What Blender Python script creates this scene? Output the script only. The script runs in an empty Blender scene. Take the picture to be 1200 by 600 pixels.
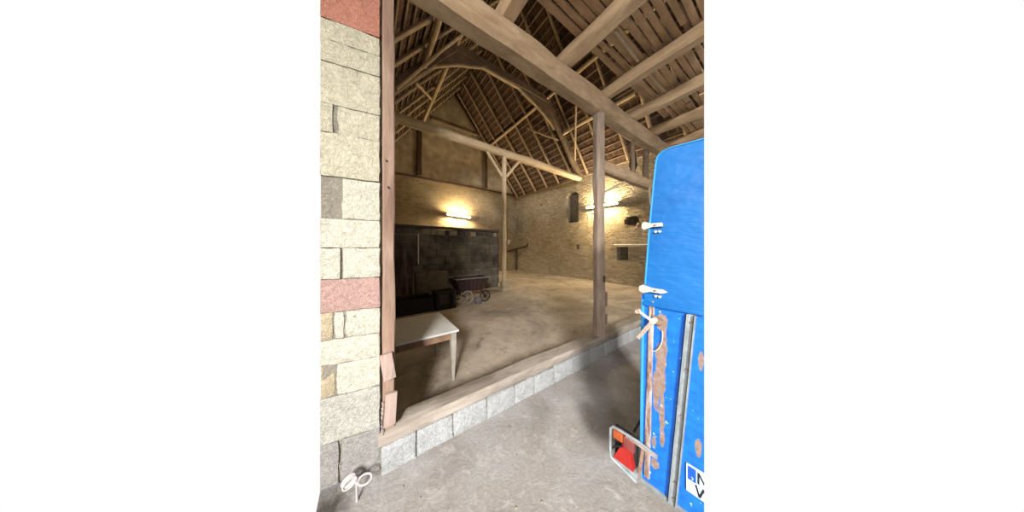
import bpy, bmesh, math, random
from mathutils import Vector, Matrix, noise
random.seed(11)
S = bpy.context.scene
COL = S.collection

# ------------------------------------------------------------------ camera, world, lights, exposure
CAM_H = 1.6
cam = bpy.data.cameras.new('camera')
cam.sensor_width = 36.0
cam.lens = 240.0 / 1200.0 * 36.0
cam.shift_y = -8.0 / 1200.0
cam.clip_start = 0.02
co = bpy.data.objects.new('camera', cam)
COL.objects.link(co)
co.location = (0, 0, CAM_H)
co.rotation_euler = (math.pi / 2, 0, -math.radians(35.19))
S.camera = co

W = bpy.data.worlds.new('overcast_sky')
S.world = W
W.use_nodes = True
W.node_tree.nodes['Background'].inputs[0].default_value = (1.0, 1.0, 1.0, 1)
W.node_tree.nodes['Background'].inputs[1].default_value = 1.0

S.view_settings.view_transform = 'Standard'
S.view_settings.look = 'None'
S.view_settings.gamma = 1.0
S.view_settings.use_curve_mapping = False
S.view_settings.exposure = 0.0

DAY = 3700.0       # daylight through the open gateway behind the camera
TUBE = 1080.0       # fluorescent tubes
def area(name, loc, target, sx, sy, power, color):
    l = bpy.data.lights.new(name, 'AREA')
    l.shape = 'RECTANGLE'; l.size = sx; l.size_y = sy; l.energy = power; l.color = color
    o = bpy.data.objects.new(name, l); COL.objects.link(o)
    o.location = loc
    o.rotation_euler = (Vector(target) - Vector(loc)).to_track_quat('-Z', 'Y').to_euler()
    return o
area('gateway_daylight', (-4.2, -6.2, 4.9), (0.3, 1.9, 0.8), 1.3, 1.6, DAY, (1.0, 0.985, 0.96))
area('bay_fill_light', (-3.2, -1.9, 2.9), (1.6, 1.4, 0.2), 1.0, 1.4, 520.0, (1.0, 0.985, 0.97))  # added fill inside the bay, lifts the trailer's shadow; no door stands here

# ------------------------------------------------------------------ helpers
def tag(o, label=None, cat=None, group=None, kind=None):
    if label: o['label'] = label
    if cat: o['category'] = cat
    if group: o['group'] = group
    if kind: o['kind'] = kind
    return o

def empty(name, loc=(0, 0, 0), rz=0.0):
    o = bpy.data.objects.new(name, None); COL.objects.link(o)
    o.location = loc; o.rotation_euler = (0, 0, rz); o.empty_display_size = 0.1
    return o

CUT = Vector((0.2058, -1.0, 0.0)).normalized()   # south-east limit of the part of the barn that is modelled

class MB:
    def __init__(s): s.bm = bmesh.new(); s.mi = 0
    def _f(s, vs, mi=None):
        try:
            f = s.bm.faces.new(vs); f.material_index = s.mi if mi is None else mi
            return f
        except ValueError:
            return None
    def poly(s, pts): return s._f([s.bm.verts.new(p) for p in pts])
    def box(s, a, b, bev=0.0):
        x0, y0, z0 = a; x1, y1, z1 = b
        v = [s.bm.verts.new(p) for p in ((x0,y0,z0),(x1,y0,z0),(x1,y1,z0),(x0,y1,z0),(x0,y0,z1),(x1,y0,z1),(x1,y1,z1),(x0,y1,z1))]
        fs = [s._f([v[i] for i in q]) for q in ((3,2,1,0),(4,5,6,7),(0,1,5,4),(1,2,6,5),(2,3,7,6),(3,0,4,7))]
        if bev > 0:
            es = list({e for f in fs for e in f.edges})
            r = bmesh.ops.bevel(s.bm, geom=es, offset=bev, segments=2, affect='EDGES', profile=0.6)
            for f in r['faces']: f.material_index = s.mi
        return s
    def rings(s, rs, cap=True, closed=False):
        R = [[s.bm.verts.new(p) for p in r] for r in rs]
        n = len(R[0])
        rng = range(len(R)) if closed else range(len(R) - 1)
        for i in rng:
            a, b = R[i], R[(i + 1) % len(R)]
            for k in range(n):
                s._f((a[k], a[(k + 1) % n], b[(k + 1) % n], b[k]))
        if cap and not closed:
            s._f(R[0][::-1]); s._f(R[-1])
        return s
    def tube(s, pts, r, n=8, closed=False, jit=0.0):
        pts = [Vector(p) for p in pts]
        rs = []
        N = len(pts)
        u = None
        for i, p in enumerate(pts):
            if closed: d = pts[(i + 1) % N] - pts[i - 1]
            else: d = pts[min(i + 1, N - 1)] - pts[max(i - 1, 0)]
            d.normalize()
            if u is None:
                u = d.orthogonal().normalized()
            u = (u - d * u.dot(d)).normalized()
            w = d.cross(u)
            rr = r[i] if isinstance(r, (list, tuple)) else r
            ring = []
            for k in range(n):
                a = 2 * math.pi * k / n
                q = rr * (1 + jit * noise.noise(Vector((p.x * 3 + math.cos(a), p.y * 3 + math.sin(a), p.z * 3))))
                ring.append(p + u * (math.cos(a) * q) + w * (math.sin(a) * q))
            rs.append(ring)
        return s.rings(rs, True, closed)
    def beam(s, p0, p1, w, h, up=(0, 0, 1), seg=8, jit=0.012, ch=0.18, sag=0.0, twist=0.0):
        """hewn timber: chamfered rectangle swept with a little irregularity"""
        p0 = Vector(p0); p1 = Vector(p1); d = (p1 - p0); L = d.length; d.normalize()
        side = d.cross(Vector(up))
        if side.length < 1e-4: side = d.orthogonal()
        side.normalize(); upv = side.cross(d).normalized()
        c = ch * min(w, h)
        prof = [(-w/2+c,-h/2),(w/2-c,-h/2),(w/2,-h/2+c),(w/2,h/2-c),(w/2-c,h/2),(-w/2+c,h/2),(-w/2,h/2-c),(-w/2,-h/2+c)]
        seed = random.uniform(0, 100)
        rs = []
        for i in range(seg + 1):
            t = i / seg
            p = p0.lerp(p1, t) + Vector((0, 0, -sag * 4 * t * (1 - t)))
            o1 = jit * noise.noise(Vector((t * L * 0.9, seed, 0))) * 1.6
            o2 = jit * noise.noise(Vector((t * L * 0.9, seed, 7))) * 1.6
            ring = []
            for k, (a, b) in enumerate(prof):
                q = jit * 1.1 * noise.noise(Vector((t * L * 2.3, seed + k * 3.1, 2)))
                ca, sa = math.cos(twist * t), math.sin(twist * t)
                a2, b2 = a * ca - b * sa, a * sa + b * ca
                ring.append(p + side * (a2 + o1 + (q if a > 0 else -q)) + upv * (b2 + o2 + (q if b > 0 else -q)))
            rs.append(ring)
        return s.rings(rs)
    def log(s, p0, p1, r0, r1=None, seg=9, bend=0.03, n=10, jit=0.25):
        p0 = Vector(p0); p1 = Vector(p1); r1 = r0 if r1 is None else r1
        L = (p1 - p0).length; sd = random.uniform(0, 100)
        ux = (p1 - p0).normalized().orthogonal().normalized(); uy = (p1 - p0).normalized().cross(ux)
        pts = []; rr = []
        for i in range(seg + 1):
            t = i / seg; e = math.sin(math.pi * t)
            pts.append(p0.lerp(p1, t) + ux * (bend * e * noise.noise(Vector((t * 2.2, sd, 0)))*2) + uy * (bend * e * noise.noise(Vector((t * 2.2, sd, 5)))*2))
            rr.append(r0 + (r1 - r0) * t)
        return s.tube(pts, rr, n, jit=jit)
    def prism(s, pts2, y0, y1, plane='xz'):
        def P(a, b, c):
            return (a, c, b) if plane == 'xz' else ((c, a, b) if plane == 'yz' else (a, b, c))
        A = [s.bm.verts.new(P(a, b, y0)) for a, b in pts2]
        B = [s.bm.verts.new(P(a, b, y1)) for a, b in pts2]
        n = len(A)
        s._f(A); s._f(B[::-1])
        for k in range(n): s._f((A[k], B[k], B[(k + 1) % n], A[(k + 1) % n]))
        return s
    def disc(s, c, r, axis, th, n=16):
        c = Vector(c); ax = Vector(axis).normalized()
        return s.tube([c - ax * th / 2, c + ax * th / 2], r, n)
    def rough(s, sub=0.05, amp=0.01, freq=6.0, seed=0.0):
        """subdivide long edges and push vertices about so stone reads as stone"""
        for _ in range(4):
            es = [e for e in s.bm.edges if e.calc_length() > sub * 1.7]
            if not es: break
            bmesh.ops.subdivide_edges(s.bm, edges=es, cuts=1, use_grid_fill=True)
        s.bm.normal_update()
        mv = []
        for v in s.bm.verts:
            p = v.co * freq + Vector((seed, seed * 1.7, 0))
            mv.append(v.normal * amp * (noise.noise(p) + 0.5 * noise.noise(p * 2.3)))
        for v, d in zip(s.bm.verts, mv): v.co += d
        return s
    def xf(s, M):
        bmesh.ops.transform(s.bm, matrix=M, verts=s.bm.verts); return s
    def clip(s, M=None):
        """end the mesh at the limit of the modelled area"""
        n = CUT.copy(); c = Vector((0, 0, 0))
        if M is not None:
            Mi = M.inverted(); c = Mi @ c; n = (Mi.to_3x3() @ n).normalized()
        g = list(s.bm.verts) + list(s.bm.edges) + list(s.bm.faces)
        r = bmesh.ops.bisect_plane(s.bm, geom=g, plane_co=c, plane_no=n, clear_outer=True, clear_inner=False)
        es = [e for e in r['geom_cut'] if isinstance(e, bmesh.types.BMEdge)]
        if es:
            try: bmesh.ops.holes_fill(s.bm, edges=es, sides=0)
            except Exception: pass
        return s
    def build(s, name, mats, parent=None, smooth=True, loc=None):
        if not isinstance(mats, (list, tuple)): mats = [mats]
        bmesh.ops.recalc_face_normals(s.bm, faces=s.bm.faces)
        me = bpy.data.meshes.new(name); s.bm.to_mesh(me); s.bm.free()
        for m in mats: me.materials.append(m)
        if smooth:
            for p in me.polygons: p.use_smooth = True
            try: me.set_sharp_from_angle(angle=math.radians(38))
            except Exception: pass
        o = bpy.data.objects.new(name, me); COL.objects.link(o)
        if parent: o.parent = parent
        if loc: o.location = loc
        return o

# ------------------------------------------------------------------ materials
def nt(name, rough=0.8, metal=0.0, spec=0.3):
    m = bpy.data.materials.new(name); m.use_nodes = True
    t = m.node_tree; b = t.nodes['Principled BSDF']
    b.inputs['Roughness'].default_value = rough; b.inputs['Metallic'].default_value = metal
    b.inputs['Specular IOR Level'].default_value = spec
    return m, t, b
def N(t, kind, **kw):
    n = t.nodes.new(kind)
    for k, v in kw.items():
        if k in n.inputs: n.inputs[k].default_value = v
        else: setattr(n, k, v)
    return n
def ramp(t, fac, stops):
    r = t.nodes.new('ShaderNodeValToRGB')
    e = r.color_ramp.elements
    while len(e) < len(stops): e.new(0.5)
    for el, (p, c) in zip(e, stops):
        el.position = p; el.color = (*c, 1) if len(c) == 3 else c
    t.links.new(fac, r.inputs[0])
    return r.outputs[0]
def coords(t, scale=(1, 1, 1), kind='Object', rot=(0, 0, 0)):
    c = t.nodes.new('ShaderNodeTexCoord'); m = t.nodes.new('ShaderNodeMapping')
    m.inputs['Scale'].default_value = scale; m.inputs['Rotation'].default_value = rot
    t.links.new(c.outputs[kind], m.inputs[0])
    return m.outputs[0]
def noise_tex(t, vec, scale, detail=6, rough=0.6, dist=0.0):
    n = N(t, 'ShaderNodeTexNoise'); n.inputs['Scale'].default_value = scale
    n.inputs['Detail'].default_value = detail; n.inputs['Roughness'].default_value = rough; n.inputs['Distortion'].default_value = dist
    t.links.new(vec, n.inputs['Vector']); return n.outputs[0]
def mix(t, fac, a, b, mode='MIX'):
    n = t.nodes.new('ShaderNodeMix'); n.data_type = 'RGBA'; n.blend_type = mode
    for sock, val in ((n.inputs['Factor'], fac), (n.inputs['A'], a), (n.inputs['B'], b)):
        if hasattr(val, 'links') or hasattr(val, 'is_linked'): t.links.new(val, sock)
        elif isinstance(val, (int, float)): sock.default_value = val
        else: sock.default_value = (*val, 1)
    # colour sockets of the mix node
    return n.outputs['Result']
def mixc(t, fac, a, b, mode='MIX'):
    n = t.nodes.new('ShaderNodeMixRGB'); n.blend_type = mode
    for i, val in enumerate((fac, a, b)):
        if isinstance(val, (int, float)): n.inputs[i].default_value = val
        elif isinstance(val, tuple): n.inputs[i].default_value = (*val, 1)
        else: t.links.new(val, n.inputs[i])
    return n.outputs[0]
def math_(t, op, a, b=0.0):
    n = t.nodes.new('ShaderNodeMath'); n.operation = op
    for i, val in enumerate((a, b)):
        if isinstance(val, (int, float)): n.inputs[i].default_value = val
        else: t.links.new(val, n.inputs[i])
    return n.outputs[0]
def bump(t, b, h, strength=0.4, dist=0.02):
    n = t.nodes.new('ShaderNodeBump'); n.inputs['Strength'].default_value = strength; n.inputs['Distance'].default_value = dist
    t.links.new(h, n.inputs['Height']); t.links.new(n.outputs[0], b.inputs['Normal'])
def plain(name, c, rough=0.7, metal=0.0, var=0.12, scale=12, bmp=0.0, spec=0.3):
    m, t, b = nt(name, rough, metal, spec)
    v = coords(t); f = noise_tex(t, v, scale)
    lo = tuple(max(0, x * (1 - var)) for x in c); hi = tuple(min(1, x * (1 + var)) for x in c)
    t.links.new(ramp(t, f, [(0.3, lo), (0.7, hi)]), b.inputs['Base Color'])
    if bmp: bump(t, b, f, bmp, 0.01)
    return m
def wood(name, dark, mid, light, scale=(3, 3, 3), rough=0.8, bmp=0.5):
    m, t, b = nt(name, rough, 0, 0.2)
    v = coords(t, scale)
    f = noise_tex(t, v, 2.2, 9, 0.68, 0.4)
    g = noise_tex(t, coords(t), 0.9, 3, 0.5)
    c = ramp(t, f, [(0.3, dark), (0.5, mid), (0.72, light)])
    c = mixc(t, 0.35, c, ramp(t, g, [(0.35, dark), (0.65, light)]))
    t.links.new(c, b.inputs['Base Color'])
    bump(t, b, f, bmp, 0.02)
    return m
def rubble(name, cols, mortar, scale=3.2, squash=1.9, edge=0.055, bmp=0.9, stain=None):
    m, t, b = nt(name, 0.92, 0, 0.15)
    v0 = coords(t)
    wob = noise_tex(t, v0, 3.0, 3)
    vs = coords(t, (1, 1, squash))
    add = t.nodes.new('ShaderNodeVectorMath'); add.operation = 'ADD'
    sc = t.nodes.new('ShaderNodeVectorMath'); sc.operation = 'SCALE'; sc.inputs['Scale'].default_value = 0.16
    nn = N(t, 'ShaderNodeTexNoise'); nn.inputs['Scale'].default_value = 2.4; t.links.new(v0, nn.inputs['Vector'])
    t.links.new(nn.outputs[1], sc.inputs[0]); t.links.new(vs, add.inputs[0]); t.links.new(sc.outputs[0], add.inputs[1])
    d = N(t, 'ShaderNodeTexVoronoi'); d.feature = 'DISTANCE_TO_EDGE'; d.inputs['Scale'].default_value = scale
    e = N(t, 'ShaderNodeTexVoronoi'); e.inputs['Scale'].default_value = scale
    t.links.new(add.outputs[0], d.inputs['Vector']); t.links.new(add.outputs[0], e.inputs['Vector'])
    sep = t.nodes.new('ShaderNodeSeparateColor'); t.links.new(e.outputs['Color'], sep.inputs[0])
    k = len(cols)
    c = ramp(t, sep.outputs[0], [(i / max(1, k - 1), x) for i, x in enumerate(cols)])
    fine = noise_tex(t, v0, 22, 6, 0.7)
    c = mixc(t, 0.5, c, ramp(t, fine, [(0.3, (0.35, 0.33, 0.3)), (0.7, (1, 1, 1))]), 'MULTIPLY')
    mk = ramp(t, d.outputs['Distance'], [(0.0, (1, 1, 1)), (edge, (0, 0, 0))])
    c = mixc(t, mk, c, mortar)
    big = noise_tex(t, v0, 0.55, 5, 0.6)
    c = mixc(t, 0.55, c, ramp(t, big, [(0.35, stain or (0.55, 0.5, 0.42)), (0.62, (1, 1, 1))]), 'MULTIPLY')
    t.links.new(c, b.inputs['Base Color'])
    h = ramp(t, d.outputs['Distance'], [(0.0, (0, 0, 0)), (edge * 2.2, (1, 1, 1))])
    hh = math_(t, 'ADD', h, math_(t, 'MULTIPLY', fine, 0.7))
    bump(t, b, hh, bmp, 0.035)
    return m
def stone(name, c, var=0.25, bmp=0.9, scale=9):
    m, t, b = nt(name, 0.9, 0, 0.2)
    v = coords(t)
    f = noise_tex(t, v, scale, 8, 0.7, 0.6); g = noise_tex(t, v, scale * 5, 4, 0.7, 1.2)
    lo = tuple(x * (1 - var) for x in c); hi = tuple(min(1, x * (1 + var * 0.6)) for x in c)
    cc = ramp(t, f, [(0.3, lo), (0.66, hi)])
    cc = mixc(t, 0.5, cc, ramp(t, g, [(0.38, tuple(x * 0.6 for x in c)), (0.56, hi)]))
    t.links.new(cc, b.inputs['Base Color'])
    bump(t, b, math_(t, 'ADD', f, math_(t, 'MULTIPLY', g, 0.8)), bmp, 0.02)
    return m

M = {}
M['beam'] = wood('weathered_beam', (0.28, 0.18, 0.10), (0.53, 0.37, 0.22), (0.74, 0.555, 0.355), (2, 6, 6))
M['joist'] = wood('grey_joist', (0.38, 0.25, 0.135), (0.6, 0.42, 0.245), (0.8, 0.59, 0.37), (5, 1.5, 5))
M['lath'] = wood('old_lath', (0.3, 0.175, 0.09), (0.55, 0.345, 0.19), (0.78, 0.54, 0.32), (1.5, 5, 5))
M['lathpale'] = wood('fresh_lath', (0.42, 0.32, 0.2), (0.58, 0.46, 0.3), (0.7, 0.58, 0.4), (1.5, 5, 5))
M['post'] = wood('grey_post', (0.2, 0.145, 0.105), (0.34, 0.26, 0.195), (0.48, 0.385, 0.30), (6, 6, 1.4))
M['darkpost'] = wood('dark_post', (0.04, 0.028, 0.022), (0.08, 0.06, 0.045), (0.13, 0.1, 0.075), (6, 6, 1.4))
M['redpost'] = wood('red_brown_post', (0.15, 0.085, 0.06), (0.27, 0.175, 0.125), (0.40, 0.29, 0.22), (7, 7, 1.2))
M['palelog'] = wood('pale_log', (0.36, 0.25, 0.14), (0.52, 0.39, 0.24), (0.66, 0.52, 0.34), (2, 5, 5))
M['rafter'] = wood('rafter_wood', (0.30, 0.2, 0.115), (0.46, 0.33, 0.2), (0.6, 0.46, 0.29), (3, 3, 3))
M['truss'] = wood('dark_truss_wood', (0.12, 0.08, 0.05), (0.22, 0.155, 0.1), (0.36, 0.26, 0.165), (2, 4, 4))
M['batten'] = wood('batten_wood', (0.15, 0.1, 0.062), (0.24, 0.17, 0.105), (0.34, 0.25, 0.16), (5, 1, 5))
M['gablepost'] = wood('gable_post_wood', (0.07, 0.04, 0.025), (0.12, 0.07, 0.045), (0.18, 0.11, 0.07))
M['sill'] = wood('worn_sill', (0.17, 0.135, 0.105), (0.30, 0.255, 0.21), (0.47, 0.42, 0.36), (1.6, 7, 7))
M['scrap'] = wood('scrap_board', (0.26, 0.18, 0.15), (0.37, 0.27, 0.23), (0.47, 0.37, 0.32), (7, 7, 2))

def tile_mat():
    m, t, b = nt('tile_underside', 0.9, 0, 0.15)
    v = coords(t)
    sx = t.nodes.new('ShaderNodeSeparateXYZ'); t.links.new(v, sx.inputs[0])
    cmb = t.nodes.new('ShaderNodeCombineXYZ')
    t.links.new(sx.outputs[1], cmb.inputs[0])
    t.links.new(math_(t, 'MULTIPLY', sx.outputs[2], 1.29), cmb.inputs[1])
    br = t.nodes.new('ShaderNodeTexBrick'); br.inputs['Scale'].default_value = 1.0
    br.inputs['Brick Width'].default_value = 0.26; br.inputs['Row Height'].default_value = 0.3
    br.inputs['Mortar Size'].default_value = 0.017; br.inputs['Bias'].default_value = 0.0
    br.inputs['Color1'].default_value = (0.17, 0.09, 0.058, 1); br.inputs['Color2'].default_value = (0.085, 0.048, 0.032, 1)
    br.inputs['Mortar'].default_value = (0.2, 0.145, 0.095, 1); br.offset = 0.5
    t.links.new(cmb.outputs[0], br.inputs['Vector'])
    f = noise_tex(t, v, 7, 6)
    c = mixc(t, 0.7, br.outputs[0], ramp(t, f, [(0.3, (0.3, 0.28, 0.26)), (0.7, (1, 1, 1))]), 'MULTIPLY')
    t.links.new(c, b.inputs['Base Color']); bump(t, b, br.outputs['Fac'], -0.6, 0.02)
    return m
M['tile'] = tile_mat()
M['rubble'] = rubble('rubble_wall', [(0.50, 0.40, 0.26), (0.62, 0.52, 0.36), (0.42, 0.33, 0.22), (0.68, 0.58, 0.42)], (0.50, 0.41, 0.28), 3.7, 2.5, stain=(0.62, 0.56, 0.46))
M['gable'] = rubble('gable_wall', [(0.52, 0.41, 0.26), (0.60, 0.48, 0.32), (0.44, 0.34, 0.21), (0.64, 0.53, 0.36)], (0.56, 0.45, 0.29), 4.4, 2.4, edge=0.04, bmp=0.6, stain=(0.6, 0.52, 0.42))
M['plaster'] = plain('gable_render', (0.60, 0.475, 0.31), 0.95, 0, 0.3, 2.2, 0.4)
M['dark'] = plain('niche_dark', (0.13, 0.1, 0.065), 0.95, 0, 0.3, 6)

def floor_near():
    m, t, b = nt('stained_concrete', 0.75, 0, 0.35)
    v = coords(t)
    a = noise_tex(t, v, 1.7, 8, 0.62, 0.5); f = noise_tex(t, v, 9, 8, 0.7, 0.8); g = noise_tex(t, v, 38, 4, 0.7)
    c = ramp(t, a, [(0.3, (0.25, 0.22, 0.195)), (0.5, (0.345, 0.32, 0.298)), (0.7, (0.42, 0.415, 0.41))])
    c = mixc(t, ramp(t, f, [(0.54, (0, 0, 0)), (0.68, (0.75, 0.75, 0.75))]), c, (0.52, 0.49, 0.46))
    c = mixc(t, ramp(t, f, [(0.24, (0.55, 0.55, 0.55)), (0.40, (0, 0, 0))]), c, (0.16, 0.13, 0.105))
    c = mixc(t, 0.28, c, ramp(t, g, [(0.3, (0.25, 0.23, 0.2)), (0.65, (1, 1, 1))]), 'MULTIPLY')
    # near-black patch with a ragged edge at the foot of the pier
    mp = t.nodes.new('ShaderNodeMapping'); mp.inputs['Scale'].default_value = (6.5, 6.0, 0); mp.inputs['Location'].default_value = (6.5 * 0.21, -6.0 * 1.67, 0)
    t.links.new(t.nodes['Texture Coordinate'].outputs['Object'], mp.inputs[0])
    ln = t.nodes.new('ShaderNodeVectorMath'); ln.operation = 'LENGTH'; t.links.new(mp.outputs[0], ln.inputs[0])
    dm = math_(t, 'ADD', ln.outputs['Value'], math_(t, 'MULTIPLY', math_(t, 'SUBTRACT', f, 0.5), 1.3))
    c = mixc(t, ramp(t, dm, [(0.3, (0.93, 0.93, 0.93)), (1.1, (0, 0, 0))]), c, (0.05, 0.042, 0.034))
    t.links.new(c, b.inputs['Base Color'])
    bump(t, b, math_(t, 'ADD', f, math_(t, 'MULTIPLY', g, 0.6)), 0.5, 0.015)
    return m
def floor_inner():
    m, t, b = nt('dusty_earth_floor', 0.85, 0, 0.25)
    v = coords(t)
    a = noise_tex(t, v, 0.8, 9, 0.68, 0.5); f = noise_tex(t, v, 5, 9, 0.7, 0.8)
    c = ramp(t, a, [(0.3, (0.22, 0.175, 0.13)), (0.5, (0.41, 0.345, 0.27)), (0.72, (0.58, 0.50, 0.405))])
    c = mixc(t, 0.45, c, ramp(t, f, [(0.3, (0.45, 0.42, 0.38)), (0.62, (1, 1, 1))]), 'MULTIPLY')
    h = noise_tex(t, v, 2.6, 8, 0.72, 1.0)
    c = mixc(t, ramp(t, h, [(0.32, (0.7, 0.7, 0.7)), (0.44, (0, 0, 0))]), c, (0.13, 0.10, 0.075))
    t.links.new(c, b.inputs['Base Color']); bump(t, b, f, 0.4, 0.02)
    return m
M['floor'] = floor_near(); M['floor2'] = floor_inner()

M['cream'] = stone('cream_stone', (0.504, 0.470, 0.353)); M['cream2'] = stone('pale_stone', (0.538, 0.512, 0.420))
M['ochre'] = stone('ochre_stone', (0.437, 0.361, 0.244)); M['pinkst'] = stone('pink_sandstone', (0.429, 0.281, 0.244))
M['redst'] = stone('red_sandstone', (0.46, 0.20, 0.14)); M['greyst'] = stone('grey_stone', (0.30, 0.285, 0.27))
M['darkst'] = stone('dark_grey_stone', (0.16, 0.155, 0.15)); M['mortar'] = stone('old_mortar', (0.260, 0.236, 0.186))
M['warmst'] = stone('warm_grey_stone', (0.42, 0.405, 0.36)); M['lowst'] = stone('whitened_stone', (0.399, 0.408, 0.408), 0.4)
M['render'] = stone('rubbed_render', (0.50, 0.40, 0.335), 0.12, 0.2)

def block_mat():
    m, t, b = nt('sooty_blocks', 0.85, 0, 0.2)
    v = coords(t)
    f = noise_tex(t, v, 1.4, 6); g = noise_tex(t, v, 25, 4)
    c = ramp(t, f, [(0.35, (0.05, 0.043, 0.036)), (0.65, (0.20, 0.172, 0.14))])
    c = mixc(t, 0.4, c, ramp(t, g, [(0.3, (0.4, 0.4, 0.4)), (0.7, (1, 1, 1))]), 'MULTIPLY')
    t.links.new(c, b.inputs['Base Color']); bump(t, b, g, 0.4, 0.01)
    return m
M['block'] = block_mat()
def sooty_mortar():
    m, t, b = nt('sooty_mortar', 0.95, 0, 0.1)
    f = noise_tex(t, coords(t), 1.8, 7, 0.7)
    t.links.new(ramp(t, f, [(0.42, (0.06, 0.05, 0.042)), (0.62, (0.36, 0.31, 0.25))]), b.inputs['Base Color'])
    return m
M['blockmortar'] = sooty_mortar()
M['capstone'] = plain('pale_cap_stones', (0.3, 0.25, 0.19), 0.9, 0, 0.3)
M['blockcap'] = plain('block_cap', (0.075, 0.058, 0.05), 0.8)

def blue_board():
    m, t, b = nt('worn_blue_boards', 0.42, 0, 0.4)
    c = t.nodes.new('ShaderNodeTexCoord'); P = c.outputs['Object']
    n1 = noise_tex(t, P, 9, 6, 0.65, 0.5); n2 = noise_tex(t, P, 38, 3, 0.6); n3 = noise_tex(t, P, 24, 5, 0.6)
    mask = None
    for (cx, cz, rx, rz) in ((0.088, 0.93, 0.026, 0.17), (0.098, 0.68, 0.012, 0.16), (0.098, 1.2, 0.03, 0.05), (0.107, 1.08, 0.013, 0.13), (0.07, 0.83, 0.018, 0.12),
                              (0.255, 1.05, 0.010, 0.05), (0.245, 0.62, 0.012, 0.05), (0.062, 0.40, 0.02, 0.03), (0.06, 0.52, 0.008, 0.03), (0.225, 1.21, .008, .02)):
        mp = t.nodes.new('ShaderNodeMapping'); mp.vector_type = 'POINT'
        mp.inputs['Scale'].default_value = (1 / rx, 0, 1 / rz); mp.inputs['Location'].default_value = (-cx / rx, 0, -cz / rz)
        t.links.new(P, mp.inputs[0])
        ln = t.nodes.new('ShaderNodeVectorMath'); ln.operation = 'LENGTH'; t.links.new(mp.outputs[0], ln.inputs[0])
        mask = ln.outputs['Value'] if mask is None else math_(t, 'MINIMUM', mask, ln.outputs['Value'])
    e = math_(t, 'ADD', mask, math_(t, 'MULTIPLY', math_(t, 'SUBTRACT', n1, 0.5), 2.4))
    wear = ramp(t, e, [(0.86, (1, 1, 1)), (0.98, (0, 0, 0))])
    paint = ramp(t, n3, [(0.3, (0.003, 0.09, 0.5)), (0.7, (0.006, 0.16, 0.70))])
    bare = ramp(t, n2, [(0.3, (0.17, 0.11, 0.08)), (0.7, (0.30, 0.22, 0.185))])
    col = mixc(t, wear, paint, bare)
    spk = ramp(t, n2, [(0.665, (0, 0, 0)), (0.69, (1, 1, 1))])
    col = mixc(t, spk, col, (0.42, 0.66, 0.82))
    t.links.new(col, b.inputs['Base Color']); bump(t, b, wear, -0.25, 0.004)
    return m
M['board'] = blue_board()
def canvas_mat():
    m, t, b = nt('blue_tarpaulin', 0.45, 0, 0.4)
    v = coords(t); f = noise_tex(t, v, 4, 5)
    t.links.new(ramp(t, f, [(0.3, (0.002, 0.10, 0.33)), (0.7, (0.004, 0.13, 0.40))]), b.inputs['Base Color'])
    g = noise_tex(t, coords(t, (1, 1, 2.5)), 5, 3); bump(t, b, g, 0.35, 0.03)
    return m
M['canvas'] = canvas_mat()
M['hem'] = plain('tarpaulin_hem', (0.03, 0.24, 0.52), 0.5)
M['galv'] = plain('galvanised_steel', (0.27, 0.30, 0.31), 0.5, 0.25, 0.3, 18, 0.15)
M['rustwhite'] = plain('rusty_whitewash', (0.34, 0.26, 0.215), 0.8, 0.0, 0.5, 30, 0.3)
def strip_mat():
    m, t, b = nt('rusty_strip', 0.75, 0, 0.3)
    f = noise_tex(t, coords(t, (60, 60, 9)), 1.0, 6, 0.7)
    t.links.new(ramp(t, f, [(0.38, (0.16, 0.08, 0.05)), (0.5, (0.33, 0.24, 0.2)), (0.6, (0.42, 0.42, 0.41))]), b.inputs['Base Color'])
    bump(t, b, f, 0.3, 0.005)
    return m
M['strip'] = strip_mat()
M['zinc'] = plain('white_zinc', (0.46, 0.46, 0.41), 0.5, 0.1, 0.2, 30)
M['rust'] = plain('rusty_steel', (0.22, 0.14, 0.10), 0.8, 0.1, 0.4, 40, 0.3)
M['black'] = plain('black_rubber', (0.012, 0.012, 0.014), 0.7)
M['red'] = plain('red_lens', (0.36, 0.018, 0.014), 0.25, 0, 0.15, 20, 0, 0.5)
M['amber'] = plain('amber_lens', (0.34, 0.07, 0.018), 0.25, 0, 0.15, 20, 0, 0.5)
M['pinklens'] = plain('dull_clear_lens', (0.2, 0.05, 0.045), 0.35, 0, 0.25, 20)
M['plate'] = plain('plate_white', (0.62, 0.76, 0.82), 0.4, 0, 0.05)
M['euband'] = plain('plate_blue', (0.01, 0.08, 0.5), 0.4)
M['ink'] = plain('plate_ink', (0.01, 0.015, 0.03), 0.5)
M['white'] = plain('white_plastic', (0.72, 0.70, 0.64), 0.5)
M['hose'] = plain('pinkish_white_plastic', (0.40, 0.36, 0.35), 0.5)
M['tabletop'] = plain('grey_white_laminate', (0.62, 0.61, 0.57), 0.45, 0, 0.12, 6)
M['apron'] = wood('table_apron', (0.16, 0.085, 0.05), (0.27, 0.16, 0.1), (0.36, 0.24, 0.16))
M['tableleg'] = wood('table_leg', (0.20, 0.17, 0.13), (0.32, 0.28, 0.23), (0.42, 0.38, 0.32))
M['cart'] = plain('dark_red_paint', (0.04, 0.02, 0.019), 0.7, 0, 0.4, 14)
M['cartrim'] = plain('worn_metal_rim', (0.30, 0.26, 0.21), 0.6, 0.2, 0.3, 20)
M['sack'] = plain('grey_sacking', (0.13, 0.12, 0.115), 0.9, 0, 0.3, 20, 0.4)
M['blackwood'] = plain('tarred_wood', (0.018, 0.013, 0.011), 0.8, 0, 0.4, 10)
M['brownpanel'] = plain('brown_panel', (0.13, 0.1, 0.07), 0.85, 0, 0.35, 5)
M['oxide'] = plain('red_oxide', (0.075, 0.034, 0.028), 0.8, 0, 0.4, 10)

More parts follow.
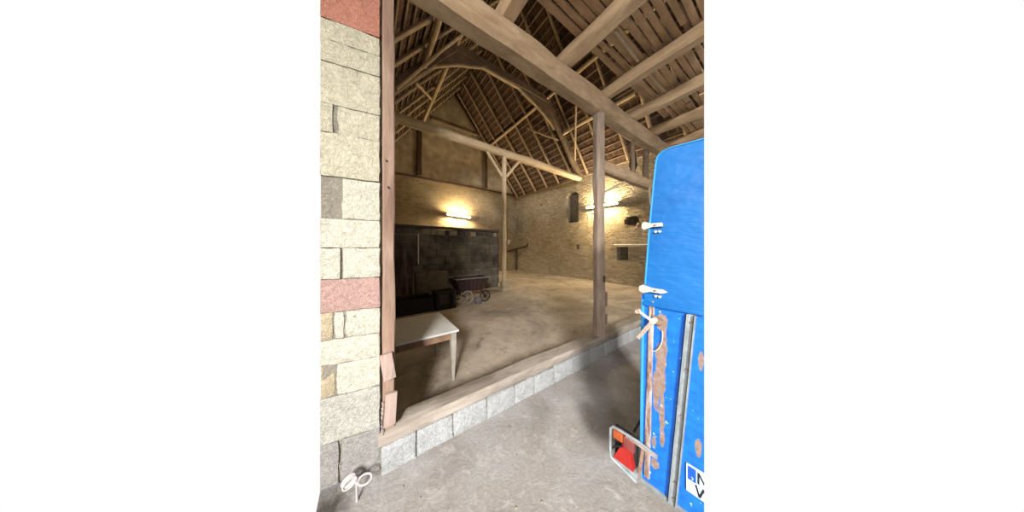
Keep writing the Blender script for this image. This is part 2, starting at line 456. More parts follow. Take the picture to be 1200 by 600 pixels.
# all base colours darkened evenly to mimic weaker sky light beside the lamps
for mm in list(M.values()):
    t = mm.node_tree; b = t.nodes['Principled BSDF']; sock = b.inputs['Base Color']
    if sock.links:
        src = sock.links[0].from_socket
        t.links.new(mixc(t, 1.0, src, (0.62, 0.62, 0.62), 'MULTIPLY'), sock)

def emit(name, c, s):
    m = bpy.data.materials.new(name); m.use_nodes = True
    b = m.node_tree.nodes['Principled BSDF']
    b.inputs['Base Color'].default_value = (*c, 1); b.inputs['Emission Color'].default_value = (*c, 1); b.inputs['Emission Strength'].default_value = s
    return m
M['tube'] = emit('glowing_tube', (1.0, 0.78, 0.45), TUBE)

# ------------------------------------------------------------------ main measures
YS = 1.71           # front face of the low wall
YG = 12.75          # gable wall
XR = 9.4            # right-hand long wall
XA, HA = 4.54, 11.5 # ridge
SL = 1.235
def roof_h(x): return HA - SL * abs(x - XA)

# ------------------------------------------------------------------ floors
def slab(pts, z0, z1):
    m = MB(); m.prism(pts, z0, z1, 'xy'); return m
PE = (-0.251, 1.80)
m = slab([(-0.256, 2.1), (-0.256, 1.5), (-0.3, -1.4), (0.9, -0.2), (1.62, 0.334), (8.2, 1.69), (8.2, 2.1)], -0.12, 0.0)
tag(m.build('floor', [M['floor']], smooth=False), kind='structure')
m = slab([(-0.32, 2.35), (-0.2, 1.9), (8.9, 1.9), (9.45, 2.02), (9.45, 12.9), (-0.42, 12.9)], -0.14, -0.005)
tag(m.build('floor_inner', [M['floor2']], smooth=False), kind='structure')
# yard side behind the camera, outside the frame: the ground the daylight bounces from
# ------------------------------------------------------------------ walls
# right long wall with its niches (y0, y1, z0, z1, depth)
holes = [(7.04, 7.86, 3.09, 4.80, 0.32), (3.99, 4.59, 2.64, 3.03, 0.3), (4.44, 4.93, 1.10, 1.70, 0.3), (6.98, 7.17, 1.62, 1.86, 0.25), (9.92, 10.06, 4.45, 4.62, 0.2)]
ys = sorted({2.1, 12.75} | {h[0] for h in holes} | {h[1] for h in holes})
zs = sorted({-0.1, 5.5} | {h[2] for h in holes} | {h[3] for h in holes})
m = MB()
def in_hole(y, z):
    return any(h[0] < y < h[1] and h[2] < z < h[3] for h in holes)
for i in range(len(ys) - 1):
    for j in range(len(zs) - 1):
        if not in_hole((ys[i] + ys[i+1]) / 2, (zs[j] + zs[j+1]) / 2):
            m.poly([(XR, ys[i], zs[j]), (XR, ys[i+1], zs[j]), (XR, ys[i+1], zs[j+1]), (XR, ys[i], zs[j+1])])
bmesh.ops.remove_doubles(m.bm, verts=m.bm.verts, dist=1e-4)
for (y0, y1, z0, z1, d) in holes:
    m.mi = 0
    for q in (((XR,y0,z0),(XR+d,y0,z0),(XR+d,y0,z1),(XR,y0,z1)), ((XR,y1,z0),(XR+d,y1,z0),(XR+d,y1,z1),(XR,y1,z1)),
              ((XR,y0,z0),(XR+d,y0,z0),(XR+d,y1,z0),(XR,y1,z0)), ((XR,y0,z1),(XR+d,y0,z1),(XR+d,y1,z1),(XR,y1,z1))): m.poly(q)
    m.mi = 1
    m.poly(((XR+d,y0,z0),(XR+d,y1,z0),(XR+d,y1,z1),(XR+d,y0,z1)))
m.mi = 0
# arched head of the blocked window
yc, hw = 7.45, 0.41
for sg in (-1, 1):
    arc = [(yc + sg * hw * math.cos(a), 4.55 + 0.25 * math.sin(a)) for a in [math.pi / 2 * k / 8 for k in range(9)]]
    m.prism([(yc + sg * hw, 4.82)] + arc + [(yc, 4.82)], XR, XR + 0.3, 'yz')
# ragged stones round the broken opening
for (a, b, c, d) in ((3.94, 4.1, 2.6, 2.73), (4.48, 4.63, 2.92, 3.07), (4.47, 4.62, 2.6, 2.70), (3.95, 4.06, 2.95, 3.06)):
    m.box((XR - 0.02, a, c), (XR + 0.25, b, d), 0.03)
# back of the wall
m.box((XR + 0.4, 2.2, -0.1), (XR + 0.5, 12.9, 5.5))
tag(m.build('wall_right', [M['rubble'], M['dark']], smooth=False), kind='structure')
# gable wall
m = MB()
m.prism([(-0.35, -0.1), (XR + 0.3, -0.1), (XR + 0.3, 5.68), (-0.35, 5.68)], YG, YG + 0.35)
m.mi = 1
m.prism([(-0.3, 5.68), (XR + 0.1, 5.68), (XA, HA + 0.02)], YG + 0.06, YG + 0.35)
m.mi = 2
m.beam((-0.3, YG, 5.72), (XR, YG, 5.72), 0.16, 0.13)
tag(m.build('wall_gable', [M['gable'], M['plaster'], M['gablepost']], smooth=False), kind='structure')
# left long wall behind the pier
m = slab([(-0.262, 1.95), (-0.42, 3.1), (-0.42, 12.8), (-0.3, 12.8), (-0.3, 3.3), (-0.12, 3.1), (-0.12, 2.15)], -0.1, 5.45)
tag(m.build('wall_left', [M['gable']], smooth=False), kind='structure')

# stone pier in the foreground, a quarter turned towards the gateway
PIER_RZ = math.radians(-10.0)
PM = Matrix.Translation((0.072, 1.742, 0)) @ Matrix.Rotation(PIER_RZ, 4, 'Z')
def pz(v): return CAM_H + (292 - v) / 240 * 1.463
PIER = [  # course bottom (photo row), top, [(x0, x1, material)]
    (44, -10, [(-0.345, 0, 'redst')]),
    (-10, -90, [(-0.345, 0, 'redst')]),
    (66, 44, [(-0.345, 0, 'cream')]),
    (90, 66, [(-0.34, 0, 'cream')]),
    (135, 90, [(-0.345, 0, 'cream')]),
    (166, 135, [(-0.345, -0.262, 'cream'), (-0.238, 0, 'cream')]),
    (213.7, 166, [(-0.345, 0, 'cream')]),
    (258.7, 213.7, [(-0.345, -0.24, 'render'), (-0.215, 0, 'cream2')]),
    (290.7, 258.7, [(-0.345, 0, 'cream2')]),
    (324.7, 290.7, [(-0.345, -0.222, 'cream2'), (-0.21, 0, 'cream2')]),
    (360.5, 324.7, [(-0.345, 0, 'pinkst')]),
    (390, 360.5, [(-0.345, -0.265, 'ochre'), (-0.255, -0.205, 'cream2'), (-0.195, 0, 'cream2')]),
    (417.4, 390, [(-0.345, 0, 'cream2')]),
    (452, 417.4, [(-0.345, -0.255, 'ochre'), (-0.242, 0, 'cream2')]),
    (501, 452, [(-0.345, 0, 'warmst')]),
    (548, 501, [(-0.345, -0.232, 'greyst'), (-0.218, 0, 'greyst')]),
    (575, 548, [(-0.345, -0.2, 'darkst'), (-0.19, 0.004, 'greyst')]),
]
names = ['warmst', 'mortar', 'cream', 'cream2', 'ochre', 'pinkst', 'redst', 'greyst', 'darkst', 'render']
big = MB(); big.mi = 1
big.box((-0.34, 0.009, -0.1), (-0.03, 0.46, 3.9))
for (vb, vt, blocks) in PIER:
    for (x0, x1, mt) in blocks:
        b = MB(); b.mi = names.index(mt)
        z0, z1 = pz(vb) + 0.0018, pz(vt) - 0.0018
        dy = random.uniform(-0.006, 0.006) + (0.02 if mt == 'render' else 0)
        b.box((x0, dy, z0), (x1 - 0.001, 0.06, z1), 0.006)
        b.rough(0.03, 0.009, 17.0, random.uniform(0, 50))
        me = bpy.data.meshes.new('t'); b.bm.to_mesh(me); b.bm.free(); big.bm.from_mesh(me); bpy.data.meshes.remove(me)
g = list(big.bm.verts) + list(big.bm.edges) + list(big.bm.faces)
r = bmesh.ops.bisect_plane(big.bm, geom=g, plane_co=(-0.327, 0, 0), plane_no=(-1, 0, 0), clear_outer=True)
big.xf(PM)
tag(big.build('wall_pier', [M[n] for n in names]), kind='structure')

# low stone wall under the sill
joints = [0.075, 0.31, 0.60, 0.92, 1.24, 1.51, 1.83, 2.2, 2.56, 2.9, 3.3, 3.68, 4.05, 4.5, 4.9, 5.3, 5.75, 6.2, 6.6, 7.1, 7.6, 8.1]
big = MB(); big.mi = 1
big.box((0.07, YS + 0.02, -0.1), (8.1, 1.93, 0.185)); big.mi = 0
for a, b_ in zip(joints[:-1], joints[1:]):
    b = MB(); b.mi = 0
    b.box((a + 0.005, YS + random.uniform(-0.006, 0.006), -0.06), (b_ - 0.005, 1.92, 0.19 + random.uniform(-0.008, 0.012)), 0.012)
    b.rough(0.05 if a < 2.5 else 0.12, 0.010, 12.0, random.uniform(0, 50))
    me = bpy.data.meshes.new('t'); b.bm.to_mesh(me); b.bm.free(); big.bm.from_mesh(me); bpy.data.meshes.remove(me)
tag(big.build('wall_low', [M['lowst'], M['mortar']]), kind='structure')

# block partition in the middle of the barn
big = MB(); big.mi = 1
big.box((-0.3, 7.475, -0.1), (4.55, 7.65, 2.30))
big.mi = 2; big.beam((-0.3, 7.53, 2.355), (4.56, 7.53, 2.355), 0.26, 0.09, jit=0.01, seg=16)
row_h = 0.262; z = 0.0; r = 0
while z < 2.02:
    x = -0.3 - (0.3 if r % 2 else 0.05)
    while x < 4.5:
        L = random.uniform(0.42, 0.60)
        x0 = max(x, -0.3); x1 = min(x + L, 4.55)
        if 4.55 - x1 < 0.12: x1 = 4.55
        if x1 - x0 > 0.06:
            big.mi = 0; dy = random.uniform(-0.008, 0.008)
            big.box((x0 + 0.009, 7.462 + dy, z + 0.009), (x1 - 0.009, 7.62, z + row_h - 0.009), 0.01)
        x += L
        if x1 >= 4.55: break
    z += row_h; r += 1
x = -0.3
while x < 4.5:   # rough capping course of small stones
    L = random.uniform(0.14, 0.34); x1 = min(x + L, 4.55)
    big.mi = 3 if random.random() < 0.55 else 0
    big.box((x + 0.006, 7.45 + random.uniform(-0.012, 0.012), z + 0.012), (x1 - 0.006, 7.6, z + 0.19 + random.uniform(-0.03, 0.02)), 0.015)
    x = x1
for zz in (0.3, 0.62, 0.95, 1.3, 1.62, 1.95):   # quoins at the free end
    big.mi = 0; big.box((4.545, 7.45, zz - 0.14), (4.575, 7.66, zz + 0.14), 0.01)
tag(big.build('wall_partition', [M['block'], M['blockmortar'], M['blockcap'], M['capstone']]), kind='structure')

# walls round the bay behind the camera, with the open gateway
m = MB()
m.box((-3.6, -3.75, -0.1), (-3.3, -3.5, 4.1)); m.box((-0.6, -3.75, -0.1), (8.6, -3.5, 4.1)); m.box((-3.3, -3.75, 4.12), (-0.6, -3.5, 4.1))
m.box((-3.6, -3.5, -0.1), (-3.4, 4.4, 4.1))
m.prism([(-0.5, 4.1), (8.6, 4.1), (8.6, 6.3), (XA, HA - 0.1), (-0.5, 5.2)], -3.75, -3.5)
tag(m.build('wall_behind', [M['rubble']], smooth=False), kind='structure')
m = slab([(-3.6, -3.75), (7.9, -3.75), (7.9, -3.32), (0.85, 1.68), (-3.6, 1.68)], 4.16, 4.24)
tag(m.build('ceiling_behind', [M['lath']], smooth=False), kind='structure')
m = slab([(-3.4, -3.5), (7.0, -3.5), (-0.27, 1.62), (-3.4, 3.8)], -0.12, -0.002)
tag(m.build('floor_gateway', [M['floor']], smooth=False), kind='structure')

# ------------------------------------------------------------------ roof
def slope(sign, name, y1):
    m = MB(); m.mi = 0
    Lh = 5.05
    nrow = 26
    def ys(x): return -3.7 if x < 7.0 else 0.2058 * x
    for i in range(nrow):
        a = Lh * i / nrow; b = Lh * (i + 1) / nrow
        xa, xb = XA + sign * a, XA + sign * b
        za, zb = HA - SL * a, HA - SL * b
        # each row of tiles laps a little under the next
        ya, yb = (-3.7, -3.7) if xa < 7.0 else (ys(xa), ys(xb))
        m.rings([[(xa, ya, za + 0.035), (xa, y1, za + 0.035), (xb, y1, zb), (xb, yb, zb)],
                 [(xa, ya, za + 0.1), (xa, y1, za + 0.1), (xb, y1, zb + 0.1), (xb, yb, zb + 0.1)]])
    m.mi = 1
    nx, nz = SL / math.hypot(1, SL) * sign, 1 / math.hypot(1, SL)
    for i in range(1, nrow):
        a = Lh * i / nrow
        x = XA + sign * a; zc = HA - SL * a
        y0 = max(-0.2, ys(x)) if sign > 0 else 1.6
        m.beam((x - nx * 0.025, y0, zc - nz * 0.025), (x - nx * 0.025, y1, zc - nz * 0.025), 0.05, 0.03, up=(nx, 0, nz), seg=14, jit=0.008, ch=0.1)
    tag(m.build(name, [M['tile'], M['batten']], smooth=False), kind='structure')
slope(1, 'ceiling_right', YG + 0.2)
slope(-1, 'ceiling_left', YG + 0.2)

def rafters(sign, ylist, label, group):
    nx, nz = SL / math.hypot(1, SL) * sign, 1 / math.hypot(1, SL)
    for y in ylist:
        y += random.uniform(-0.05, 0.05)
        m = MB(); r = random.uniform(0.046, 0.060)
        off = 0.084 + r
        p0 = Vector((XA + sign * 0.14, y, HA - 0.17)) - Vector((nx, 0, nz)) * off
        p1 = Vector((XA + sign * 4.80, y + random.uniform(-0.1, 0.1), HA - SL * 4.80)) - Vector((nx, 0, nz)) * off
        m.log(p0, p1, r * 0.85, r * 1.12, 10, 0.015)
        m.clip()
        tag(m.build('rafter', M['rafter']), label, 'rafter', group)
rafters(1, [0.35 + 1.0 * k for k in range(13)], 'slender round rafter on the steep roof slope above the right stone wall', 'rafters of the right roof slope')
rafters(-1, [2.3 + 0.95 * k for k in range(11)], 'slender round rafter on the steep roof slope at upper left', 'rafters of the left roof slope')

def one(name, mb, mat, label, cat, group=None, **kw):
    return tag(mb.build(name, mat, **kw), label, cat, group)
# purlins
one('purlin', MB().log((2.45, 1.6, 8.44), (2.45, 12.52, 8.44), 0.08, 0.08, 16, 0.03), M['palelog'], 'pale round purlin running along the left roof slope to the gable', 'purlin')
one('purlin', MB().log((6.63, 1.4, 8.44), (6.63, 12.52, 8.44), 0.08, 0.08, 16, 0.03).clip(), M['palelog'], 'pale round purlin running along the right roof slope to the gable', 'purlin')
one('purlin', MB().log((1.40, 3.2, 7.13), (1.40, 6.6, 7.13), 0.075, 0.075, 8, 0.02), M['palelog'], 'short lower purlin on the left roof slope ending at the truss', 'purlin')
one('purlin', MB().log((7.72, 3.4, 7.1), (7.68, 6.60, 7.13), 0.075, 0.075, 8, 0.02), M['palelog'], 'short lower purlin on the right roof slope ending at the truss', 'purlin')
# wind braces
for p0, p1, r, lab in (((0.64, 6.40, 5.98), (2.34, 5.90, 8.08), 0.045, 'thin pole brace slanting across the left roof slope in front of the truss'),
                       ((1.26, 7.17, 6.95), (2.28, 9.4, 8.2), 0.05, 'thin pole brace from the truss to the rear of the left roof slope'),
                       ((7.14, 5.47, 7.60), (8.42, 6.5, 6.00), 0.04, 'thin pole brace slanting across the right roof slope in front of the truss'),
                       ((6.95, 8.39, 8.0), (7.75, 7.0, 7.03), 0.045, 'short pole brace behind the truss on the right roof slope')):
    one('wind_brace', MB().log(p0, p1, r, r, 6, 0.03), M['palelog'], lab, 'brace')

# truss
TY = 6.72
tr = tag(empty('roof_truss', (XA, TY, 5.3)), 'roof truss with pale round tie beam, leaning struts and collar beneath the roof', 'roof truss')
def part(mb, name, mat, root, **kw):
    mb.xf(Matrix.Translation(-Vector(root.location)))
    return mb.build(name, mat, root, **kw)
part(MB().log((-0.25, TY, 5.38), (9.02, TY, 5.30), 0.135, 0.155, 16, 0.03, 12), 'tie_beam', M['palelog'], tr)
part(MB().beam((9.12, TY, 5.35), (6.62, TY, 8.42), 0.2, 0.30, seg=8), 'strut', M['truss'], tr)
part(MB().beam((-0.02, TY, 5.45), (2.46, TY, 8.42), 0.2, 0.30, seg=8), 'strut', M['truss'], tr)
part(MB().beam((2.2, TY, 8.36), (6.85, TY, 8.36), 0.2, 0.32, seg=10), 'collar_beam', M['truss'], tr)
for pts in ([(1.45, 7.12), (1.75, 7.38), (2.5, 7.82), (3.4, 8.18), (3.4, 8.24), (2.2, 8.24)], [(7.15, 7.2), (6.85, 7.46), (6.2, 7.80), (5.1, 8.18), (5.1, 8.24), (6.75, 8.24)]):
    part(MB().prism(pts, TY - 0.09, TY + 0.08), 'brace', M['truss'], tr, smooth=False)
    q = MB(); q.tube([(x, TY - 0.03, z - 0.02) for x, z in pts[:4]], 0.035, 6); part(q, 'brace_edge', M['palelog'], tr)
q = MB(); q.beam((3.35, TY - 0.02, 8.185), (5.15, TY - 0.02, 8.185), 0.12, 0.05, seg=4); part(q, 'brace_edge', M['palelog'], tr)
# gable timbers
one('gable_post', MB().beam((2.42, YG - 0.11, 5.80), (2.42, YG - 0.11, 8.42), 0.26, 0.2, up=(0, 1, 0)), M['gablepost'], 'dark upright post set in the gable wall at left', 'post')
one('gable_post', MB().beam((6.66, YG - 0.11, 5.80), (6.66, YG - 0.11, 8.42), 0.26, 0.2, up=(0, 1, 0)), M['gablepost'], 'dark upright post set in the gable wall behind the centre post', 'post')
one('gable_collar', MB().beam((3.05, YG - 0.10, 9.35), (6.03, YG - 0.10, 9.35), 0.18, 0.22), M['truss'], 'horizontal timber across the top of the gable wall', 'beam')
one('wall_plate', MB().beam((XR + 0.05, 2.1, 5.52), (XR + 0.05, 12.7, 5.52), 0.26, 0.18, seg=16), M['truss'], 'dark timber wall plate lying along the top of the right stone wall', 'beam')

# ------------------------------------------------------------------ centre post of the truss
cp = tag(empty('centre_post', (4.36, 6.72, 0)), 'slim pale post on a stone plinth holding up the tie beam', 'post')
part(MB().beam((4.36, 6.72, 0.2), (4.36, 6.72, 5.2), 0.145, 0.145, up=(0, 1, 0), seg=14, jit=0.012), 'shaft', M['palelog'], cp)
b = MB(); b.prism([(4.2, 6.56), (4.52, 6.56), (4.52, 6.88), (4.2, 6.88)], -0.01, 0.14, 'xy'); b.box((4.24, 6.6, 0.14), (4.48, 6.84, 0.34), 0.02); b.rough(0.08, 0.01, 8)
part(b, 'plinth', M['ochre'], cp)
for sg in (-1, 1):
    part(MB().log((4.36 + sg * 0.08, 6.72, 4.42), (4.36 + sg * 0.75, 6.72, 5.22), 0.055, 0.055, 5, 0.01), 'brace', M['palelog'], cp)
part(MB().log((4.5, 6.66, 1.82), (4.5, 6.56, 1.95), 0.06, 0.05, 3, 0), 'peg', M['palelog'], cp)

# ------------------------------------------------------------------ front frame: big beam, posts, lower beam
one('main_beam', MB().beam((0.0, 1.80, 3.80), (9.4, 1.80, 3.76), 0.235, 0.27, seg=30, jit=0.014, ch=0.2).clip(), M['beam'], 'massive hewn beam crossing overhead from post to right wall', 'beam')
lp = tag(empty('timber_post', (0.113, 1.80, 0.29)), 'slender red-brown timber post beside the stone pier', 'post')
part(MB().beam((0.127, 1.80, 0.28), (0.127, 1.80, 3.66), 0.078, 0.12, up=(0, 1, 0), seg=24, jit=0.006, ch=0.12), 'shaft', M['redpost'], lp)
for (x0, x1, z0, z1, y, tilt, lab) in ((0.07, 0.158, 0.66, 0.85, 1.722, -8, None), (0.098, 0.172, 0.33, 0.56, 1.720, 3, None)):
    b = MB(); b.box((max(x0, 0.08), y - 0.016, z0), (x1, y + 0.012, z1), 0.004)
    c = Vector(((x0 + x1) / 2, y, (z0 + z1) / 2))
    b.xf(Matrix.Translation(c) @ Matrix.Rotation(math.radians(tilt), 4, 'Y') @ Matrix.Translation(-c))
    part(b, 'scrap_board', M['scrap'], lp)
for (x, z) in ((0.112, 2.24), (0.124, 2.05)): part(MB().disc((x, 1.737, z), 0.007, (0, 1, 0), 0.01, 10), 'nail', M['black'], lp)
for k in range(6):
    b = MB(); z = 0.5 - k * 0.035
    b.tube([(0.083 + 0.004 * math.sin(q + k), 1.725 - 0.012 * math.sin(q * 0.9), z - q * 0.012 + 0.02 * math.sin(q * 2 + k)) for q in [0.5 * i for i in range(8)]], 0.0025, 5)
    part(b, 'frayed_twine', M['hose'], lp)
mp_ = tag(empty('timber_post', (2.90, 1.80, 0.29)), 'thick grey timber post on the low sill carrying the big beam', 'post')
part(MB().beam((2.90, 1.80, 0.28), (2.90, 1.80, 3.66), 0.145, 0.15, up=(0.3, 1, 0), seg=20, jit=0.012, ch=0.22), 'shaft', M['post'], mp_)
for (z0, z1, x) in ((0.44, 0.60, 2.985), (0.72, 0.94, 2.985)):
    b = MB(); b.box((x, 1.735, z0), (x + 0.045, 1.80, z1), 0.008)
    part(b, 'wood_cleat', M['redpost'], mp_)
b = MB(); b.box((2.875, 1.70, 1.11), (2.915, 1.715, 1.2), 0.002); part(b, 'mortise', M['darkpost'], mp_)
one('lower_beam', MB().beam((2.97, 1.86, 2.93), (9.0, 1.86, 2.99), 0.15, 0.19, seg=14).clip(), M['beam'], 'horizontal timber joined to the thick post below the big beam', 'beam')
one('lower_beam_brace', MB().log((2.99, 1.90, 2.45), (3.9, 1.88, 2.86), 0.018, 0.018, 4, 0.0), M['lathpale'], 'thin pale slat bracing the thick post to the lower timber', 'brace')
one('hanging_stick', MB().beam((4.75, 1.80, 2.52), (4.70, 1.80, 2.90), 0.035, 0.02, up=(0, 1, 0), seg=3), M['lathpale'], 'thin pale stick hanging from the lower timber near the blue trailer', 'stick')
one('stub_post', MB().log((4.12, 1.86, 3.05), (4.12, 1.86, 3.64), 0.042, 0.04, 5, 0.01), M['truss'], 'dark short upright between the two beams, nearer the thick post', 'post')
one('stub_post', MB().log((4.68, 1.86, 3.05), (4.68, 1.86, 3.64), 0.058, 0.05, 5, 0.01), M['truss'], 'dark short upright between the two beams, nearer the blue trailer', 'post')
one('hanging_rag', MB().tube([(4.45, 2.0, 3.64), (4.46, 2.02, 3.45), (4.44, 2.0, 3.3), (4.46, 2.01, 3.18)], [0.03, 0.06, 0.07, 0.03], 8, jit=0.6), M['black'], 'small dark rag hanging under the big beam between two stub uprights', 'rag')

sb = MB().beam((0.06, 1.815, 0.238), (8.1, 1.815, 0.238), 0.20, 0.10, seg=50, jit=0.007, ch=0.2)
one('sill_beam', sb, M['sill'], 'worn pale timber sill lying on the low stone wall', 'sill')

# ------------------------------------------------------------------ loft over the bay: joists and loose laths
ordinal = {1.15: 'weathered loft joist on the big beam, at upper left beside the rafters', 2.06: 'thick loft joist meeting the big beam left of the thick post',
           3.0: 'loft joist meeting the big beam just right of the thick post', 3.9: 'loft joist meeting the big beam above the nearer stub upright',
           4.75: 'loft joist meeting the big beam just above the trailer roof', 5.65: 'loft joist in the dim far bay beyond the trailer roof, second past the stub uprights'}
for x, lab in ordinal.items():
    m = MB().beam((x, 0.15, 3.99), (x, 1.95, 3.99), 0.175 if x < 2.5 else 0.15, 0.16, seg=10, jit=0.012)
    m.clip(); one('loft_joist', m, M['joist'], lab, 'joist')
y = 1.50; k = 0
while y > 0.50:
    w = random.uniform(0.058, 0.088)
    xs = [-0.1, random.uniform(2.3, 3.4), random.uniform(4.6, 5.6), 8.9]
    for a, b_ in zip(xs[:-1], xs[1:]):
        if random.random() < 0.10 and a > 2: continue
        a2 = max(a, 0.3) if a < 0 else a - random.uniform(0, 0.3)
        if b_ < y / 0.2058 * 0.2: continue
        yy0 = y + random.uniform(-0.006, 0.006); yy1 = y + random.uniform(-0.006, 0.006)
        zt = 4.106 + (0.034 if a in xs[1::2] else 0.0)
        if a2 >= y / 0.2058 - 0.05: continue
        m = MB().beam((a2, yy0, zt), (b_, yy1, zt), w, 0.026, seg=10, jit=0.0045, ch=0.1, twist=random.uniform(-0.10, 0.10))
        m.clip()
        if len(m.bm.faces) < 3: m.bm.free(); continue
        one('loft_lath', m, M['lath'], 'old brown loose lath lying across the loft joists overhead', 'lath', 'loose laths over the loft joists')
    y -= w + random.uniform(0.014, 0.036); k += 1
one('loft_lath', MB().beam((2.30, 1.22, 4.065), (2.90, 1.235, 4.062), 0.03, 0.02, seg=4), M['lathpale'], 'pale narrow lath above the gap between second and third joist', 'lath')
one('loft_lath', MB().beam((3.1, 1.24, 4.065), (3.8, 1.25, 4.062), 0.03, 0.02, seg=4), M['lathpale'], 'pale narrow lath between the joists above the stub uprights', 'lath')

# ------------------------------------------------------------------ lamps
def tube_lamp(p0, p1, wall_dir, label):
    p0 = Vector(p0); p1 = Vector(p1); wd = Vector(wall_dir)
    c = (p0 + p1) / 2
    root = tag(empty('tube_light', c), label, 'lamp')
    d = (p1 - p0).normalized()
    b = MB().beam(p0 + wd * 0.07, p1 + wd * 0.07, 0.09, 0.06, up=wd, seg=1, jit=0, ch=0.1); part(b, 'housing', M['white'], root)
    for k in (0.15, 0.85):
        q = p0.lerp(p1, k); part(MB().tube([q + wd * 0.09, q + wd * 0.245], 0.015, 8), 'bracket', M['white'], root)
    b = MB().tube([p0 + d * 0.04, p1 - d * 0.04], 0.026, 12); part(b, 'glass_tube', M['tube'], root)
    for q, s in ((p0, 1), (p1, -1)):
        b = MB().tube([q, q + d * s * 0.05], 0.03, 10); part(b, 'end_cap', M['white'], root)
    return root
tube_lamp((9.16, 4.75, 3.68), (9.16, 6.4, 3.72), (1, 0, 0), 'glowing tube lamp on the right stone wall behind the thick post')
tube_lamp((3.95, 12.48, 3.74), (5.5, 12.48, 3.66), (0, 1, 0), 'glowing tube lamp on the gable wall above the block partition')
one('conduit', MB().tube([(9.38, 6.2, 3.8), (9.38, 6.22, 4.6), (9.38, 6.25, 5.4)], 0.018, 8), M['zinc'], 'thin pale conduit rising up the right wall to the roof from the lamp', 'pipe')
one('wall_pipe', MB().tube([(9.36, 2.6, 1.78), (9.36, 5.05, 1.80)], 0.028, 8), M['white'], 'white pipe running level along the right wall above the square niche', 'pipe')
cr = tag(empty('corner_rail', (9.0, 12.2, 0)), 'dark wooden rail across the far corner behind the centre post', 'rail')
part(MB().log((8.5, 12.66, 1.46), (9.3, 11.4, 1.80), 0.07, 0.065, 6, 0.01), 'rail', M['gablepost'], cr)
part(MB().log((9.3, 11.4, 1.80), (9.33, 11.3, 2.02), 0.06, 0.05, 3, 0.0), 'hook_end', M['gablepost'], cr)
part(MB().beam((9.3, 12.6, -0.006), (9.3, 12.6, 1.55), 0.09, 0.09, up=(0, 1, 0), seg=5), 'upright', M['gablepost'], cr)

# ------------------------------------------------------------------ white table
tb = tag(empty('table', (0.33, 2.85, 0)), 'white-topped wooden table standing behind the low sill', 'table')
b = MB(); b.box((-0.09, 2.42, 0.592), (0.915, 3.28, 0.617), 0.005); part(b, 'tabletop', M['tabletop'], tb)
b = MB()
b.bm.free()
for q0, q1 in (((-0.05, 2.47, 0.50), (0.87, 2.495, 0.592)), ((-0.05, 3.21, 0.50), (0.87, 3.235, 0.592)), ((0.845, 2.495, 0.50), (0.87, 3.21, 0.592)), ((-0.05, 2.495, 0.50), (-0.025, 3.21, 0.592))):
    part(MB().box(q0, q1), 'apron_board', M['apron'], tb)
for (x, y) in ((-0.035, 2.49), (0.858, 2.475), (-0.035, 3.2), (0.858, 3.215)):
    b = MB(); w = 0.032
    b.rings([[(x - q, y - q, z), (x + q, y - q, z), (x + q, y + q, z), (x - q, y + q, z)] for q, z in ((0.014, -0.005), (0.03, 0.42), (0.032, 0.592))])
    part(b, 'leg', M['tableleg'], tb)

# ------------------------------------------------------------------ things along the partition
def ring(c, r, axis, n=24):
    c = Vector(c); ax = Vector(axis).normalized(); u = ax.orthogonal().normalized(); v = ax.cross(u)
    return [c + u * r * math.cos(2 * math.pi * k / n) + v * r * math.sin(2 * math.pi * k / n) for k in range(n)]
ct = tag(empty('handcart', (2.55, 5.75, 0)), 'dark red box cart on spoked wheels in front of the block partition', 'cart')
b = MB()
X0, X1, Yf, Yb = 2.02, 3.02, 5.62, 6.25
top = [(X0, Yf - 0.04, 0.74), (X1 + 0.06, Yf - 0.04, 0.74), (X1 + 0.06, Yb + 0.04, 0.74), (X0, Yb + 0.04, 0.74)]
bot = [(X0 + 0.16, Yf + 0.06, 0.36), (X1 - 0.12, Yf + 0.06, 0.36), (X1 - 0.12, Yb - 0.06, 0.36), (X0 + 0.16, Yb - 0.06, 0.36)]
inn = [(x + (0.03 if x < 2.5 else -0.03), y + (0.03 if y < 5.9 else -0.03), z) for x, y, z in top]
inb = [(x + (0.03 if x < 2.5 else -0.03), y + (0.03 if y < 5.9 else -0.03), z + 0.03) for x, y, z in bot]
b.rings([bot, top, inn, inb]); part(b, 'tub', M['cart'], ct, smooth=False)
for k in range(6):
    x = X0 + 0.14 + k * 0.155; b = MB()
    b.beam((x + (0.06 if k < 3 else -0.04), Yf + 0.05, 0.36), (x, Yf - 0.05, 0.73), 0.03, 0.02, up=(0, 1, 0), seg=2, jit=0)
    part(b, 'rib', M['oxide'], ct)
part(MB().tube([Vector(p) for p in top], 0.016, 6, closed=True), 'rim', M['cartrim'], ct)
def wheel(c, r, mat):
    b = MB(); b.tube(ring(c, r, (0, 1, 0)), 0.017, 6, closed=True); w = part(b, 'wheel', mat, ct)
    for k in range(8):
        b = MB(); a = math.pi * k / 8
        b.tube([Vector(c) - Vector((math.cos(a), 0, math.sin(a))) * r, Vector(c) + Vector((math.cos(a), 0, math.sin(a))) * r], 0.006, 5)
        b.xf(Matrix.Translation(-Vector(ct.location))); b.build('spoke', mat, w)
    b = MB(); b.disc(c, 0.035, (0, 1, 0), 0.08, 12); b.xf(Matrix.Translation(-Vector(ct.location))); b.build('hub', mat, w)
wheel((2.33, 5.56, 0.20), 0.19, M['cartrim'])
wheel((2.33, 6.31, 0.20), 0.19, M['blackwood'])
wheel((2.95, 5.62, 0.17), 0.16, M['blackwood'])
part(MB().tube([(2.33, 5.56, 0.20), (2.33, 6.31, 0.20)], 0.02, 8), 'axle', M['blackwood'], ct)
